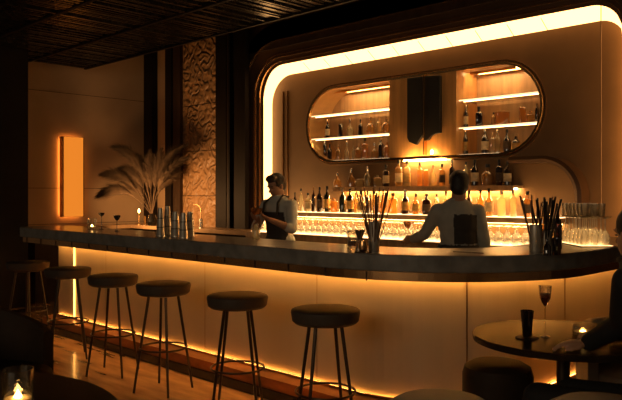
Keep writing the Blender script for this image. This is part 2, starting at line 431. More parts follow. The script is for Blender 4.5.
# alcove shelves
cx0, cx1 = xw(391, WALL), xw(458, WALL)
nlab = {'left': 'left', 'right': 'right'}
for side, a0, a1 in (('left', PX0, cx0), ('right', cx1, PX1)):
    for nm, z in (('bottom', 1.853), ('middle', 2.125), ('top', 2.405)):
        h = math.sqrt(max(0, PR**2-(z-PZ)**2))
        x0 = PX0+PR-h+.012 if side == 'left' else a0+.005; x1 = a1-.005 if side == 'left' else PX1-PR+h-.012
        s = thing('glass_shelf', f'{nm} glass shelf with glowing edge in the {side} half of the pill alcove', 'shelf', (0,0,0))
        obj('pane', box(nb(), x0, x1, WALL+.02, WALL+.34, z-.016, z-.004), 'shelfglass', s)
        if nm != 'bottom': obj('under_light_strip', box(nb(), x0+.03, x1-.03, WALL+.05, WALL+.058, z-.022, z-.017), 'e_shelf', s)
        obj('glowing_edge', box(nb(), x0, x1, WALL+.008, WALL+.02, z-.014, z-.003), 'e_edge', s)
    x0 = PX0+.22 if side == 'left' else a0+.05; x1 = a1-.05 if side == 'left' else PX1-.35
    l = thing('strip_light', f'warm strip light under the roof of the {side} alcove half', 'strip light', (0,0,0))
    obj('diffuser', box(nb(), x0, x1, WALL+.17, WALL+.21, PZ+PR-.012, PZ+PR-.001), 'e_niche', l)
    obj('cover', box(nb(), x0, x1, WALL+.145, WALL+.165, PZ+PR-.03, PZ+PR-.001), 'brass', l)
    obj('cover', box(nb(), x0, x1, WALL+.26, WALL+.275, PZ+PR-.02, PZ+PR-.001), 'brass', l)
# centre cabinet
cc = thing('centre_cabinet', 'amber wood cabinet dividing the pill alcove, two dark slabs on it', 'cabinet', (0,0,0))
obj('body', box(nb(), cx0, cx1, WALL-.03, WALL+.36, PZ-PR-.0, PZ+PR-.001), 'cabwood', cc)
def slabp(pts, name):
    b = nb(); P = [(xw(px, 6.05), 1.45+(HZ-y)/ppm(px, 6.05)) for px, y in pts]
    f = [b.verts.new((x, 6.03, z)) for x, z in P]; k = [b.verts.new((x, 6.07, z)) for x, z in P]; n = len(P)
    b.faces.new(f); b.faces.new(k[::-1])
    for i in range(n): b.faces.new((f[i], f[(i+1)%n], k[(i+1)%n], k[i]))
    return obj(name, b, 'slate', cc, bevel=.006)
slabp([(408,78.5),(423.5,76.5),(423.5,136),(420,140),(417,145),(410,142),(408,138)], 'dark_slab').data.name = 'slab_left'
slabp([(425.3,76.3),(441,75.5),(441,133),(436,134),(432,136),(429,140),(425.3,141)], 'dark_slab')
xc = xw(424.4, 6.03); obj('divider', box(nb(), xc-.005, xc+.005, 6.015, 6.07, 1.86, 2.7), 'brass', cc)
obj('ledge', box(nb(), xw(408, 6.0), xw(441, 6.0), 5.97, 6.07, 1.812, 1.83), 'copper', cc)
obj('under_light_strip', box(nb(), xw(404, 6.05), xw(446, 6.05), 6.04, 6.06, 1.80, 1.811), 'e_up', cc)
obj('upper_light_strip', box(nb(), xw(410, 6.05), xw(439, 6.05), 5.992, 6.002, 1.831, 1.837), 'e_up', cc)
obj('ledge_lip', box(nb(), xw(408, 6.0), xw(441, 6.0), 5.962, 5.97, 1.812, 1.842), 'copper', cc)
lp = thing('small_lamp', 'small glowing lamp on the copper ledge under the two dark slabs', 'lamp', (xw(431,6.02), 6.035, 1.83))
obj('holder', loft(nb(), [(0,.02),(.02,.018),(.03,.012)]), 'brass', lp, smooth=True)
obj('bulb', loft(nb(), [(.03,.008),(.045,.014),(.065,.012),(.08,.002)]), 'e_spot', lp, smooth=True)
# bronze arch at the right of the bottle wall
ar = []
xa0, xa1, ra = xw(512, 5.98), xw(581, 5.98), .34
ar.append((xa0, 5.98, 1.765))
for k in range(11):
    a = PI/2-PI/2*k/10; ar.append((xa1-ra+ra*math.cos(a), 5.98, 1.765-ra+ra*math.sin(a)))
ar.append((xa1, 5.98, 1.0))
pp = []
for i, p in enumerate(ar):
    d = Vector(ar[min(i+1, len(ar)-1)])-Vector(ar[max(i-1, 0)]); d.normalize(); pp.append((p, (-d.z, 0, d.x)))
arch = sweep(nb(), pp, [(-.03,-.06),(.0,-.075),(.03,-.06),(.03,.11),(-.03,.11)], (0,1,0))
tag(obj('curved_arch', arch, 'frame', smooth=True), 'dark bronze arch curving down beside the bottles at the right', 'arch')

# wall sconce
sx, sy0, sy1 = -9.6, 4.60, 4.93
sc = thing('wall_sconce', 'tall glowing orange sconce on the brown left wall', 'wall lamp', (sx, 0, 0))
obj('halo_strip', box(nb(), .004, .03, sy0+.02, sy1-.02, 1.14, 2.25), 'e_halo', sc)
obj('housing', box(nb(), .035, .13, sy0, sy1, 1.12, 2.27), 'bronze', sc)
obj('diffuser', box(nb(), .13, .136, sy0+.02, sy1-.02, 1.125, 2.265), 'e_sconce', sc)

# ------------------------------------------------------------------ bar stools
st = thing('bar_stool', '', 'bar stool', (0,0,0), 0, 'bar stools')
obj('seat', loft(nb(), [(.715,.180),(.726,.192),(.775,.200),(.788,.196),(.793,.185),(.797,.12),(.798,.01)], 40), 'seat', st, smooth=True)
obj('seat_base', loft(nb(), [(.700,.115),(.712,.175),(.7215,.178)], 32), 'legm', st, smooth=True)
obj('foot_ring', tube(nb(), [(.172*math.cos(a*PI/16), .172*math.sin(a*PI/16), .32) for a in range(32)], .007, 8, True), 'legm', st, smooth=True)
for k in range(4):
    a = PI/4+k*PI/2+.25; c_, s_ = math.cos(a), math.sin(a)
    obj('leg', tube(nb(), [(.105*c_, .105*s_, .71), (.215*c_, .215*s_, 0)], [.011, .0085]), 'legm', st, smooth=True)
slab_l = ['farthest bar stool at the left end of the bar', 'second farthest bar stool, in front of the upright light strip',
          'bar stool third from the far left end of the bar', 'bar stool third nearest the viewer along the bar',
          'second nearest bar stool along the glowing panel', 'nearest and largest bar stool with taupe round seat']
for i, px in enumerate((28, 68, 113, 163.5, 237.5, 325.5)):
    o = st if i == 0 else dup(st, (0,0,0))
    o.location = (xw(px, 2.92), 2.92, 0); o.rotation_euler = (0,0,[.2,.9,.35,.1,.5,.75][i]); o['label'] = slab_l[i]

# ------------------------------------------------------------------ bottles
ORD = ['first','second','third','fourth','fifth','sixth','seventh','eighth','ninth','tenth','eleventh','twelfth','thirteenth','fourteenth','fifteenth','sixteenth','seventeenth','eighteenth','nineteenth','twentieth','twenty-first','twenty-second','twenty-third','twenty-fourth','twenty-fifth','twenty-sixth','twenty-seventh','twenty-eighth']
def bottle(x, y, z, w, h, kind, col_, cap, lab, label, group):
    t = thing('bottle', label, 'bottle', (x, y, z), random.uniform(-.15,.15)+PI/4*.9, group)
    r = w/2
    if kind == 'slim': S = [(0,.9,2),(.015,1,2),(.58,1,2),(.66,.82,2),(.74,.40,2),(.80,.32,2),(.90,.30,2)]; ry = 1; top = .88; cr = .36
    elif kind == 'square': S = [(0,.92,5),(.015,1,5),(.66,1,5),(.71,.85,4),(.75,.42,2),(.88,.36,2)]; ry = .75; top = .86; cr = .42
    elif kind == 'decanter': S = [(0,.85,3),(.02,1,3),(.30,1,2.5),(.45,.85,2.3),(.56,.45,2),(.62,.24,2),(.74,.22,2)]; ry = .75; top = .72; cr = .26
    elif kind == 'short': S = [(0,.95,5),(.03,1,5),(.88,1,5),(.94,.7,4),(.96,.4,2)]; ry = .7; top = .95; cr = .4
    else: S = [(0,.8,2),(.02,.95,2),(.18,1,2),(.48,.98,2),(.6,.75,2),(.68,.34,2),(.86,.28,2)]; ry = 1; top = .84; cr = .36
    obj('body', loft(nb(), [(s*h, a*r, a*r*ry, n) for s, a, n in S], 16), col_, t, smooth=True)
    if cap != 'none':
        mid = (top+1)/2
        if kind == 'decanter': obj('stopper', loft(nb(), [(top*h,cr*r*.8),(mid*h,cr*r*1.35),(.97*h,cr*r),(h,.002)], 12), cap, t, smooth=True)
        else: obj('cap', loft(nb(), [(top*h,cr*r),(.99*h,cr*r),(h,cr*r*.85)], 12), cap, t, smooth=True)
    if lab:
        n = S[2][2]; obj('label', loft(nb(), [(.16*h,r*1.03,r*ry*1.03,n),(.5*h if kind != 'decanter' else .38*h,r*1.03,r*ry*1.03,n)], 16, cap0=False, cap1=False), lab, t, smooth=True)
    return t
CW = {'amber':'amber','orange':'orange','gold':'golden','dark':'dark brown','green':'dark green','pale':'clear'}
KW = {'slim':'slim bottle','square':'square bottle','decanter':'decanter','short':'squat boxy bottle','round':'round bottle'}
LW = {'paper':' with cream label','darkpaper':' with dark label','goldpaper':' with gold label',None:''}
def row(items, y, z, where, group):
    items = sorted(items)
    for i, (px, w, h, kind, c_, cap, lab) in enumerate(items):
        yy = y+random.uniform(-.015,.015); s = ppm(px, yy)
        k_ = 1.13 if 'alcove' in where else 1.0
        bottle(xw(px, yy), yy, z, w/s*.95*k_, h/s*k_, kind, c_, cap, lab,
               f'{CW[c_]} {KW[kind]}{LW[lab]} on the {where}, {ORD[i]} from left', group)
a_, b_ = 'cap', 'capwood'
row([(295,4.5,19,'slim','dark',a_,None),(301,5.5,23,'slim','pale',a_,None),(308,6,19,'square','pale',a_,'paper'),(313.5,4.5,25,'slim','dark','brass',None),
 (319.5,6,25,'slim','dark',a_,'darkpaper'),(327,7.5,26,'slim','green',a_,'goldpaper'),(334,8,16,'square','orange','none',None),(342.5,7.5,24,'slim','green','steel',None),
 (350,7.5,24,'slim','green',a_,'goldpaper'),(355.8,4.5,20,'slim','amber',b_,None),(361,7.5,22,'square','pale',a_,'goldpaper'),(367.5,5,22,'slim','dark',a_,None),(374.5,6,22,'slim','amber',a_,None),(383,7.5,19,'round','orange',b_,None),
 (393,9.5,21,'square','orange',a_,None),(405.5,9.5,25,'round','dark','steel','goldpaper'),(416,8,21,'round','orange',a_,'goldpaper'),(426.5,9,21,'square','dark',a_,'darkpaper'),(436.5,6,21,'slim','pale',a_,'paper'),(446,7,24,'round','gold',b_,None),
 (457,7,24,'slim','amber',a_,None),(469,7,25,'slim','dark',a_,None),(480.5,7,26,'slim','orange',a_,None),(489,9,28,'round','amber',a_,'paper'),(501.5,8.5,26,'square','gold','steel',None),(513,6.5,27,'square','gold','white',None),(527.5,8.5,26,'square','orange',a_,'darkpaper')],
 5.835, 1.242, 'lit lower shelf', 'bottles on the lit lower shelf')
row([(337.5,8.5,15,'decanter','amber','steel',None),(351.5,8.5,19,'decanter','amber','steel',None),(359.5,8,8.5,'short','gold','none',None),(367.5,8,20,'round','pale','steel',None),
 (377.5,8.5,13,'square','gold','none',None),(386,6.5,22,'square','dark',a_,'paper'),(398.7,7.5,26.5,'square','amber',a_,'paper'),(407,7.5,26,'square','gold',a_,'goldpaper'),
 (419.7,6,24,'square','orange',a_,None),(425.8,5.5,17,'short','orange','none',None),(433,7,21,'round','gold',b_,None),(442,6,22,'square','amber',a_,'darkpaper'),(452,6.5,26,'slim','dark',a_,None),
 (466,6.5,24,'slim','pale',a_,None),(474.7,8,26,'slim','dark',a_,'paper'),(487.5,13.5,21.5,'round','amber',a_,None),(499,7,26,'square','dark',a_,'darkpaper'),(507.5,8,24,'slim','dark',a_,'paper')],
 6.0, 1.531, 'upper wooden shelf', 'bottles on the upper wooden shelf')
row([(327.5,4.5,17,'slim','dark','steel','paper'),(340.5,4,13,'short','dark','none',None),(350,7,17,'decanter','pale','steel',None),(360.5,4.5,15,'slim','dark',a_,None),(370.5,8,16,'round','amber','brass',None),(378.5,6,16,'slim','gold',b_,None),(386,7.5,15,'round','amber',b_,None)],
 WALL+.10, 2.122, "left alcove's middle shelf", 'bottles in the left alcove')
row([(325,4,22,'slim','dark','steel',None),(329.5,4.5,15,'slim','dark',a_,None),(338.5,5.5,15,'round','amber',b_,None),(347,5.5,18,'decanter','pale','steel',None),(353.5,3.5,14,'slim','pale','none',None),(358.5,6,14,'slim','amber',b_,None),(365,6,19,'square','orange',a_,None),(374.5,6.5,15,'decanter','amber','steel',None),(381,5.5,19,'slim','dark',b_,None),(387,6.5,17,'round','orange',b_,None)],
 WALL+.10, 1.850, "left alcove's bottom shelf", 'bottles in the left alcove')
row([(466,4.5,21,'slim','dark','steel','paper'),(479,6.5,18,'square','dark',a_,None),(493.5,4,12,'square','amber',a_,None),(502,13,13,'short','orange',b_,None),(522.5,6,16,'short','orange','none',None),(530.5,7,11,'square','amber','brass',None),(537,4,19,'slim','dark','none',None)],
 WALL+.10, 2.122, "right alcove's middle shelf", 'bottles in the right alcove')
row([(465.5,5,23,'slim','dark','steel','goldpaper'),(485,7,22,'slim','dark','steel','paper'),(492.5,5,19,'square','gold',b_,None),(497.5,5.5,21,'slim','gold','steel',None),(507,7,21,'round','dark',a_,'darkpaper'),(516,8.5,17,'round','dark',b_,'goldpaper')],
 WALL+.10, 1.850, "right alcove's bottom shelf", 'bottles in the right alcove')

# ------------------------------------------------------------------ glasses
def wine_down(h=.165, r=.034):      # upside down stem glass
    return loft(nb(), [(0,r*.82),(.03,r),(.07,r*.92),(.095,r*.35),(.105,.005),(h-.008,.004),(h-.004,r*.85),(h,r*.86)], 12, cap0=False)
proto = obj('upturned_glass', wine_down(.155, .036), 'sparkle', smooth=True)
tag(proto, 'small upturned stem glass in the sparkling rows on the glowing counter under the shelf', 'glass', 'upturned glasses under the lit shelf')
first = True; nx = int((-2.75-(-6.35))/.088)
for j, yy in enumerate((5.60, 5.72)):
    for i in range(nx):
        x = -6.36+i*.088+(.044 if j else 0)
        o = proto if first else proto.copy()
        if not first: C.objects.link(o)
        first = False; o.location = (x, yy, 1.0065)
# rack of glasses at the right
gx, gy = W((585-311)/F*4.85, 4.85)
ca = math.atan2(-SA, CA)
pr = obj('upturned_wine_glass', wine_down(.185, .030), 'sparkle2', smooth=True); tag(pr, 'upturned wine glass under the clear tray in the glass stack at the bar end', 'glass', 'upturned wine glasses in the stack')
pt = obj('tumbler', loft(nb(), [(0,.022),(.003,.024),(.085,.029)], 14, cap1=False), 'sparkle2', smooth=True); tag(pt, 'clear tumbler on top of the clear tray in the glass stack', 'glass', 'tumblers on the clear tray')
lm = thing('added_glow_pad', 'added glow pad under the stack of upturned wine glasses', 'glow pad', (gx, gy, 1.1005), ca)  # emissive pad added to brighten the stacked glasses from below
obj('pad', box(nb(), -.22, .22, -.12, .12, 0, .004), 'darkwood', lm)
obj('glow', box(nb(), -.205, .205, -.105, .105, .004, .006), 'e_addedpad', lm)
f1 = f2 = True
for j in range(3):
    for i in range(6):
        u, v = -.17+i*.066+j*.01, -.07+j*.066
        p = Vector((gx+u*CA+v*SA, gy-u*SA+v*CA, 1.107))
        o = pr if f1 else pr.copy()
        if not f1: C.objects.link(o)
        f1 = False; o.location = p
        if j < 2 or i < 5:
            o = pt if f2 else pt.copy()
            if not f2: C.objects.link(o)
            f2 = False; o.location = (p.x, p.y, 1.301)
tr = obj('serving_tray', loft(nb(), [(0,.20,.11,8),(.007,.205,.115,8)], 32), 'shelfglass'); tr.location = (gx, gy, 1.293); tr.rotation_euler = (0,0,ca)
tag(tr, 'clear glass tray lying on the upturned wine glasses', 'tray')

# stirrer holders
def holder(px, y, r, h, label, mat='palesteel'):
    x = xw(px, y); t = thing('metal_cup', label, 'cup', (x, y, 1.1))
    obj('body', loft(nb(), [(0,r*.95),(.004,r),(h,r*1.05),(h,r*.95),(.01,r*.9)], 24), mat, t, smooth=True)
    obj('rim', tube(nb(), [(r*1.05*math.cos(k*PI/12), r*1.05*math.sin(k*PI/12), h) for k in range(24)], .0025, 6, True), mat, t, smooth=True)
    return x, y
def sticks(x, y, r, n, L, lean, mat, label, group, nm='stirrer', lx=0, th=.004):
    for k in range(n):
        a = k*2.39996; q = r*.82*math.sqrt((k+.5)/n)
        base = Vector((q*.62*math.cos(a), q*.62*math.sin(a), .012)); l = L*random.uniform(.82, 1)
        d = Vector((math.cos(a)*lean*q/r+lx, math.sin(a)*lean*q/r-lx, 1)).normalized()
        o = obj(nm, tube(nb(), [base, base+d*l*.5, base+d*l], [th*.7, th*.8, th], 6), mat, loc=(x, y, 1.1)); tag(o, label, 'stirrer', group)
x, y = holder(374, 3.32, .033, .18, 'steel cup holding brown stirrers, beside the tasting glass near the viewer')
sticks(x, y, .033, 20, .39, .42, 'straw', 'long thin brown stirrer standing in the steel cup at the middle of the bar', 'brown stirrers in the steel cup', th=.0042)
x, y = holder(535.5, 3.93, .036, .165, 'pale steel cup with dark stirrers near the glass stack')
sticks(x, y, .036, 9, .34, .34, 'straw', 'long stirrer standing in the pale steel cup near the glass stack', 'stirrers in the pale steel cup', th=.0048, lx=-.05)
x, y = holder(545.5, 4.0, .034, .13, 'mirror steel cup crowded with broad black stirrers, right of the pale cup')
sticks(x, y, .034, 14, .33, .34, 'strawblack', 'broad black stirrer standing in the mirror steel cup', 'black stirrers in the mirror steel cup', th=.0065, lx=.06)
# small bottles right of the cups
for px, y, w, h, kind, c_, cap, lb in ((558,4.25,.05,.27,'slim','dark','brass','slender dark bottle with brass cap between black stirrers and glass stack'),
                                     (543,4.35,.04,.30,'slim','amber','brass','amber bottle with brass cap just behind the black stirrers'),
                                     (551.5,4.4,.04,.30,'slim','pale','brass','pale bottle with brass top behind the mirror steel cup')):
    bottle(xw(px, y), y, 1.101, w, h, kind, c_, cap, None, lb, 'bottles at the bar end')
o = obj('tumbler', loft(nb(), [(0,.022),(.004,.025),(.095,.034),(.095,.031),(.008,.022)], 20), 'smoke', smooth=True, loc=(xw(556,3.85), 3.85, 1.101)); tag(o, 'dark smoked tumbler in front of the black stirrers', 'glass')
o = obj('bitters_bottle', loft(nb(), [(0,.022),(.05,.022),(.07,.009),(.095,.009)], 14), 'dark', smooth=True, loc=(xw(547,3.78), 3.78, 1.101)); tag(o, 'short dark bitters bottle before the mirror steel cup', 'bottle')
# middle of the bar: glass and jigger
x, y = xw(352.5, 3.34), 3.34
t = thing('mixing_glass', 'clear mixing glass on the bar left of the brown stirrers', 'glass', (x, y, 1.101))
obj('body', loft(nb(), [(0,.030),(.005,.032),(.12,.034),(.12,.031),(.02,.029)], 24), 'clear', t, smooth=True)
obj('drink', loft(nb(), [(.021,.028),(.055,.0285)], 20), 'brownglass', t, smooth=True)
x = xw(360, 3.34)
t = thing('jigger', 'dark steel double ended jigger beside the mixing glass', 'jigger', (x, 3.34, 1.101))
obj('cup', loft(nb(), [(0,.030),(.004,.030),(.055,.012),(.06,.011),(.07,.014),(.125,.034),(.125,.031)], 24), 'steel', t, smooth=True)
o = obj('copper_mug', loft(nb(), [(0,.020),(.01,.026),(.035,.029),(.06,.025),(.065,.024),(.065,.020)], 24), 'copper', smooth=True, loc=(xw(363,3.2), 3.20, 1.106)); tag(o, 'small round copper mug in front of the steel cup', 'mug')
o = obj('coaster', loft(nb(), [(0,.05),(.004,.05)], 28), 'blackgloss', smooth=True, loc=(xw(363,3.2), 3.2, 1.1005)); tag(o, 'round black coaster under the copper mug on the bar', 'coaster')
# bar spoon and small mat
o = obj('bar_spoon', tube(nb(), [(0,0,.004),(.1,.01,.006),(.2,.012,.006)], .003, 6), 'steel', loc=(xw(455,3.6), 3.58, 1.1)); tag(o, 'thin steel bar spoon lying on the bar before the dark haired bartender', 'spoon')
# shaker tins, upturned
def tins(px, y, h, r, label):
    t = thing('shaker_tin', label, 'shaker', (xw(px, y), y, 1.1), random.random())
    obj('body', loft(nb(), [(0,r*1.04),(.006,r*1.04),(.008,r),(h*.96,r*.60),(h,r*.55)], 24), 'palesteel', t, smooth=True)
    for q in (.30, .62): obj('band', loft(nb(), [(h*q, r*(1-.4*q)+.0018),(h*q+.006, r*(1-.4*(q+.02))+.0018)], 24, cap0=False, cap1=False), 'legm', t, smooth=True)
tins(160.5, 3.28, .235, .036, 'leftmost and tallest of the upturned steel shaker tins')
tins(167.5, 3.40, .245, .037, 'tall steel shaker tin just right of the leftmost one')
tins(175.5, 3.33, .205, .040, 'lowest steel shaker tin in the middle of the group')
tins(183.5, 3.28, .20, .036, 'steel shaker tin left of the rightmost one')
tins(190, 3.39, .205, .038, 'rightmost of the upturned steel shaker tins')
# small glass before the first bartender
o = obj('shaker_glass', loft(nb(), [(0,.028),(.004,.030),(.075,.034),(.10,.018),(.115,.018),(.12,.012)], 20), 'pale', smooth=True, loc=(xw(258,3.58), 3.56, 1.101)); tag(o, 'little clear shaker standing on the bar before the apron clad bartender', 'shaker')
# candles and coupes at the left end
def votive(x, y, z, r, h, label, name='candle_holder'):
    t = thing(name, label, 'candle', (x, y, z))
    obj('glass', loft(nb(), [(0,r*.95),(.004,r),(h,r*1.02),(h,r*.94),(.012,r*.9)], 24), 'clear', t, smooth=True)
    obj('wax', loft(nb(), [(.013,r*.86),(h*.30,r*.86)], 20), 'wax', t, smooth=True)
    obj('flame', loft(nb(), [(h*.30,r*.1),(h*.33,r*.28),(h*.38,r*.18),(h*.50,.0005)], 10), 'e_flame', t, smooth=True)
votive(xw(92,3.36), 3.36, 1.101, .042, .11, 'small lit candle in clear glass at the left end of the bar')
def coupe(x, y, z, h, r, label, mat='clear', drink=None, name='cocktail_glass', depth=.04):
    t = thing(name, label, 'glass', (x, y, z))
    obj('bowl', loft(nb(), [(h-depth,.004),(h-depth*.8,r*.55),(h-depth*.4,r*.92),(h,r),(h,r*.95),(h-depth*.38,r*.86),(h-depth*.75,r*.5)], 24, cap0=False), mat, t, smooth=True)
    obj('stem', loft(nb(), [(.004,.006),(.015,.0035),(h-depth,.0035)], 10), mat, t, smooth=True)
    obj('foot', loft(nb(), [(0,r*.8),(.003,r*.8),(.007,.006)], 24), mat, t, smooth=True)
    if drink: obj('drink', loft(nb(), [(h-depth*.85,r*.3),(h-depth*.6,r*.72),(h-depth*.38,r*.85),(h-depth*.14,r*.93)], 20), drink, t, smooth=True)
    return t
coupe(xw(101.5,3.45), 3.45, 1.101, .165, .030, 'stemmed coupe beside the small candle at the left end', 'smoke', depth=.035)
coupe(xw(117,3.4), 3.4, 1.101, .15, .032, 'stemmed coupe between the small candle and the shaker tins', 'smoke', depth=.05)
# candlestick and little jars on the back counter
x, y = xw(139, 5.6), 5.6
t = thing('candlestick', 'slim lit candlestick beside the pampas grass on the back counter', 'candle', (x, y, 1.0))
obj('base', loft(nb(), [(0,.06),(.006,.06),(.012,.012)], 20), 'brass', t, smooth=True)
obj('stem', loft(nb(), [(.01,.008),(.15,.008)], 10), 'brass', t, smooth=True)
obj('cup', loft(nb(), [(.15,.02),(.19,.028),(.19,.024),(.16,.02)], 16), 'clear', t, smooth=True)
obj('flame', loft(nb(), [(.17,.004),(.19,.014),(.21,.010),(.235,.001)], 10), 'e_flame', t, smooth=True)
for px, h, m_, lb in ((145,.13,'amber','small amber vial left of the three vials by the pampas grass'), (149,.14,'pale','small clear vial in the middle of the three vials'), (155.5,.15,'pale','small clear vial nearest the shaker tins')):
    o = obj('vial', loft(nb(), [(0,.016),(h*.8,.016),(h*.86,.009),(h,.009)], 12), m_, smooth=True, loc=(xw(px,5.55), 5.55, 1.001)); tag(o, lb, 'bottle')
# faucet
x, y = xw(201, 5.62), 5.62
t = thing('faucet', 'slim curved brass tap on the back counter before the carved panel', 'tap', (x, y, 1.0))
obj('base', loft(nb(), [(0,.035),(.01,.035),(.012,.026),(.12,.024),(.125,.012)], 20), 'steel', t, smooth=True)
pts = [(0,0,.12),(0,0,.2)]+[(-.07+.07*math.cos(a), -.03+.03*math.cos(a), .22+.09*math.sin(a)) for a in [k*PI/10 for k in range(8)]]
obj('spout', tube(nb(), pts, .007, 8), 'bronze', t, smooth=True)

# pampas grass in a vase
vx, vy = xw(152, 5.5), 5.5
t = thing('pampas_grass', 'dried pampas grass with drooping feathery plumes in a small dark vase', 'plant', (vx, vy, 1.0))
obj('vase', loft(nb(), [(0,.05),(.01,.06),(.06,.075),(.12,.05),(.16,.03),(.175,.036),(.175,.03),(.16,.025)], 24), 'blackgloss', t, smooth=True)
R = Vector((CA, SA, 0)); Fd = Vector((-SA, CA, 0))
def plume(tipx, tipy, peakx, peaky, depth, k0=.4, wid=.088, n=1700):
    s = 68.
    def q(px, py, d): v = R*((px-152)/s)+Fd*d; return Vector((v.x, min(v.y, .50), (226-py)/s))
    p0, p1, p2 = Vector((0,0,.14)), q(peakx, peaky, depth*.6), q(tipx, tipy, depth)
    def B(u): return p0*(1-u)**2+p1*2*u*(1-u)+p2*u*u
    obj('stem', tube(nb(), [B(k/10) for k in range(11)], [.005]*6+[.003]*5, 5), 'plume', t)
    b = nb()
    for i in range(n):
        u = k0+(1-k0)*random.random(); p = B(u); d = (B(min(1,u+.02))-B(u-.02)).normalized()
        env = math.sin(PI*min(1,(u-k0)/(1-k0)*.85+.12))
        rv = Vector((random.gauss(0,1), random.gauss(0,1), random.gauss(0,1))).normalized()
        side = (rv-d*rv.dot(d)).normalized()
        L = wid*(.6+random.random()*.8)
        m = p+d*L*.8+side*L*.75*env; e = p+d*L*1.5+side*L*1.3*env+Vector((0,0,-.03))
        w = side.cross(d)*.0027
        v = [b.verts.new(c) for c in (p-w, p+w, m+w, m-w)]; b.faces.new(v); v2 = b.verts.new(e); b.faces.new((v[3], v[2], v2))
    o = obj('plume', b, 'plume', t); return o
for a in ((122,152,146,160,-.1),(110,176,132,176,0),(108,194,130,184,-.1),(124,172,142,176,.1),(181,152,156,166,-.15),(184,164,160,176,-.3),(150,160,150,185,0),(161,158,155,180,-.1),(138,162,147,180,.1),(132,186,140,190,.15),(172,176,158,184,.1)):
    plume(*a)

# ------------------------------------------------------------------ lounge furniture
def disc_table(x, y, r, z, label, mat, name='round_table'):
    t = thing(name, label, 'table', (x, y, 0))
    obj('tabletop', loft(nb(), [(z-.035,r-.02),(z-.03,r-.004),(z-.006,r),(z,r-.006)], 64), mat, t, smooth=True)
    obj('pedestal', loft(nb(), [(.02,.05),(.04,.035),(z-.08,.032),(z-.036,.09)], 24), 'legm', t, smooth=True)
    obj('base', loft(nb(), [(0,.13),(.012,.13),(.022,.05)], 40), 'legm', t, smooth=True)
M['tabletop'] = pm('dark brown tabletop', (.03,.018,.011), .25, 0, .3, 3, .02, 20, (1,6,1), spec=.02)
M['tabledark'] = pm('black brown tabletop', (.014,.009,.007), .5, 0, .3, 4, .04, 30, (1,8,1), spec=.1)
tx, ty = W(1.25, 3.47); disc_table(tx, ty, .44, .75, 'round dark table with drinks at the right before the bar', 'tabletop')
x, y = W(-1.32, 2.1); disc_table(x, y, .73, .74, 'round black table with a candle at the lower left', 'tabledark')
x, y = W(-.963, 2.3); votive(x, y, .741, .049, .135, 'large lit candle glass on the black table at the lower left', 'candle_glass')
def tub(X, Y, r, zb, za, face, label, fab, inner=None, name='tub_chair'):
    x, y = W(X, Y); t = thing(name, label, 'chair', (x, y, 0), face)
    # wrap-around back, open towards local +y
    b = nb(); prof = []
    P = []; n = 32
    for k in range(n+1):
        a = PI*.5+PI*.30+(2*PI-PI*.60)*k/n
        P.append((Vector((r*math.cos(a), r*math.sin(a), 0)), Vector((math.cos(a), math.sin(a), 0)), k/n))
    rings = []
    for p, nr, u in P:
        top = za+(zb-za)*min(1, max(0, math.sin(PI*u))**.8*1.15)
        pr_ = [(-.07,.10),(0,.10),(.0,top-.03),(-.012,top-.006),(-.035,top),(-.058,top-.006),(-.07,top-.03)]
        rings.append([b.verts.new(p+nr*o_+Vector((0,0,z_))) for o_, z_ in pr_])
    for A, B in zip(rings, rings[1:]):
        for k in range(7): b.faces.new((A[k], A[(k+1)%7], B[(k+1)%7], B[k]))
    b.faces.new(rings[0]); b.faces.new(rings[-1])
    obj('backrest', b, fab, t, smooth=True)
    obj('seat', loft(nb(), [(.10,r-.08),(.40,r-.075),(.43,r-.085),(.445,r-.13)], 36), inner or fab, t, smooth=True)
    for k in range(4):
        a = PI/4+k*PI/2; obj('leg', tube(nb(), [((r-.1)*math.cos(a), (r-.1)*math.sin(a), 0), ((r-.12)*math.cos(a), (r-.12)*math.sin(a), .11)], .014), 'legm', t, smooth=True)
    return t
def pouf(X, Y, r, h, label, fab):
    x, y = W(X, Y); t = thing('round_stool', label, 'stool', (x, y, 0))
    obj('cushion', loft(nb(), [(.04,r-.02),(.06,r),(h-.07,r),(h-.03,r-.012),(h-.008,r-.05),(h,r*.5),(h+.003,.01)], 40), fab, t, smooth=True)
    obj('base', loft(nb(), [(0,r-.05),(.04,r-.05)], 32), 'blackgloss', t, smooth=True)
yaw = math.radians(44.55)
tub(-1.86, 3.9, .48, .80, .62, yaw-PI/2, 'dark wrap-around armchair behind the black table at the lower left', 'brownfab', 'darkfab', 'armchair')
tub(1.50, 2.70, .40, .62, .56, yaw+.6, 'grey tub chair under the seated person at the lower right', 'greyfab')
tub(1.84, 4.02, .30, .70, .56, yaw+PI*.9, 'light grey chair across the round table, beyond the seated person', 'greyfab')
pouf(.45, 2.42, .20, .745, 'grey round stool at the bottom edge, left of the round table', 'greyfab')
pouf(.99, 2.36, .20, .75, 'grey round stool at the bottom edge, in front of the seated guest', 'greyfab')
pouf(.97, 3.64, .18, .585, 'dark round stool tucked under the left edge of the round table', 'brownfab')
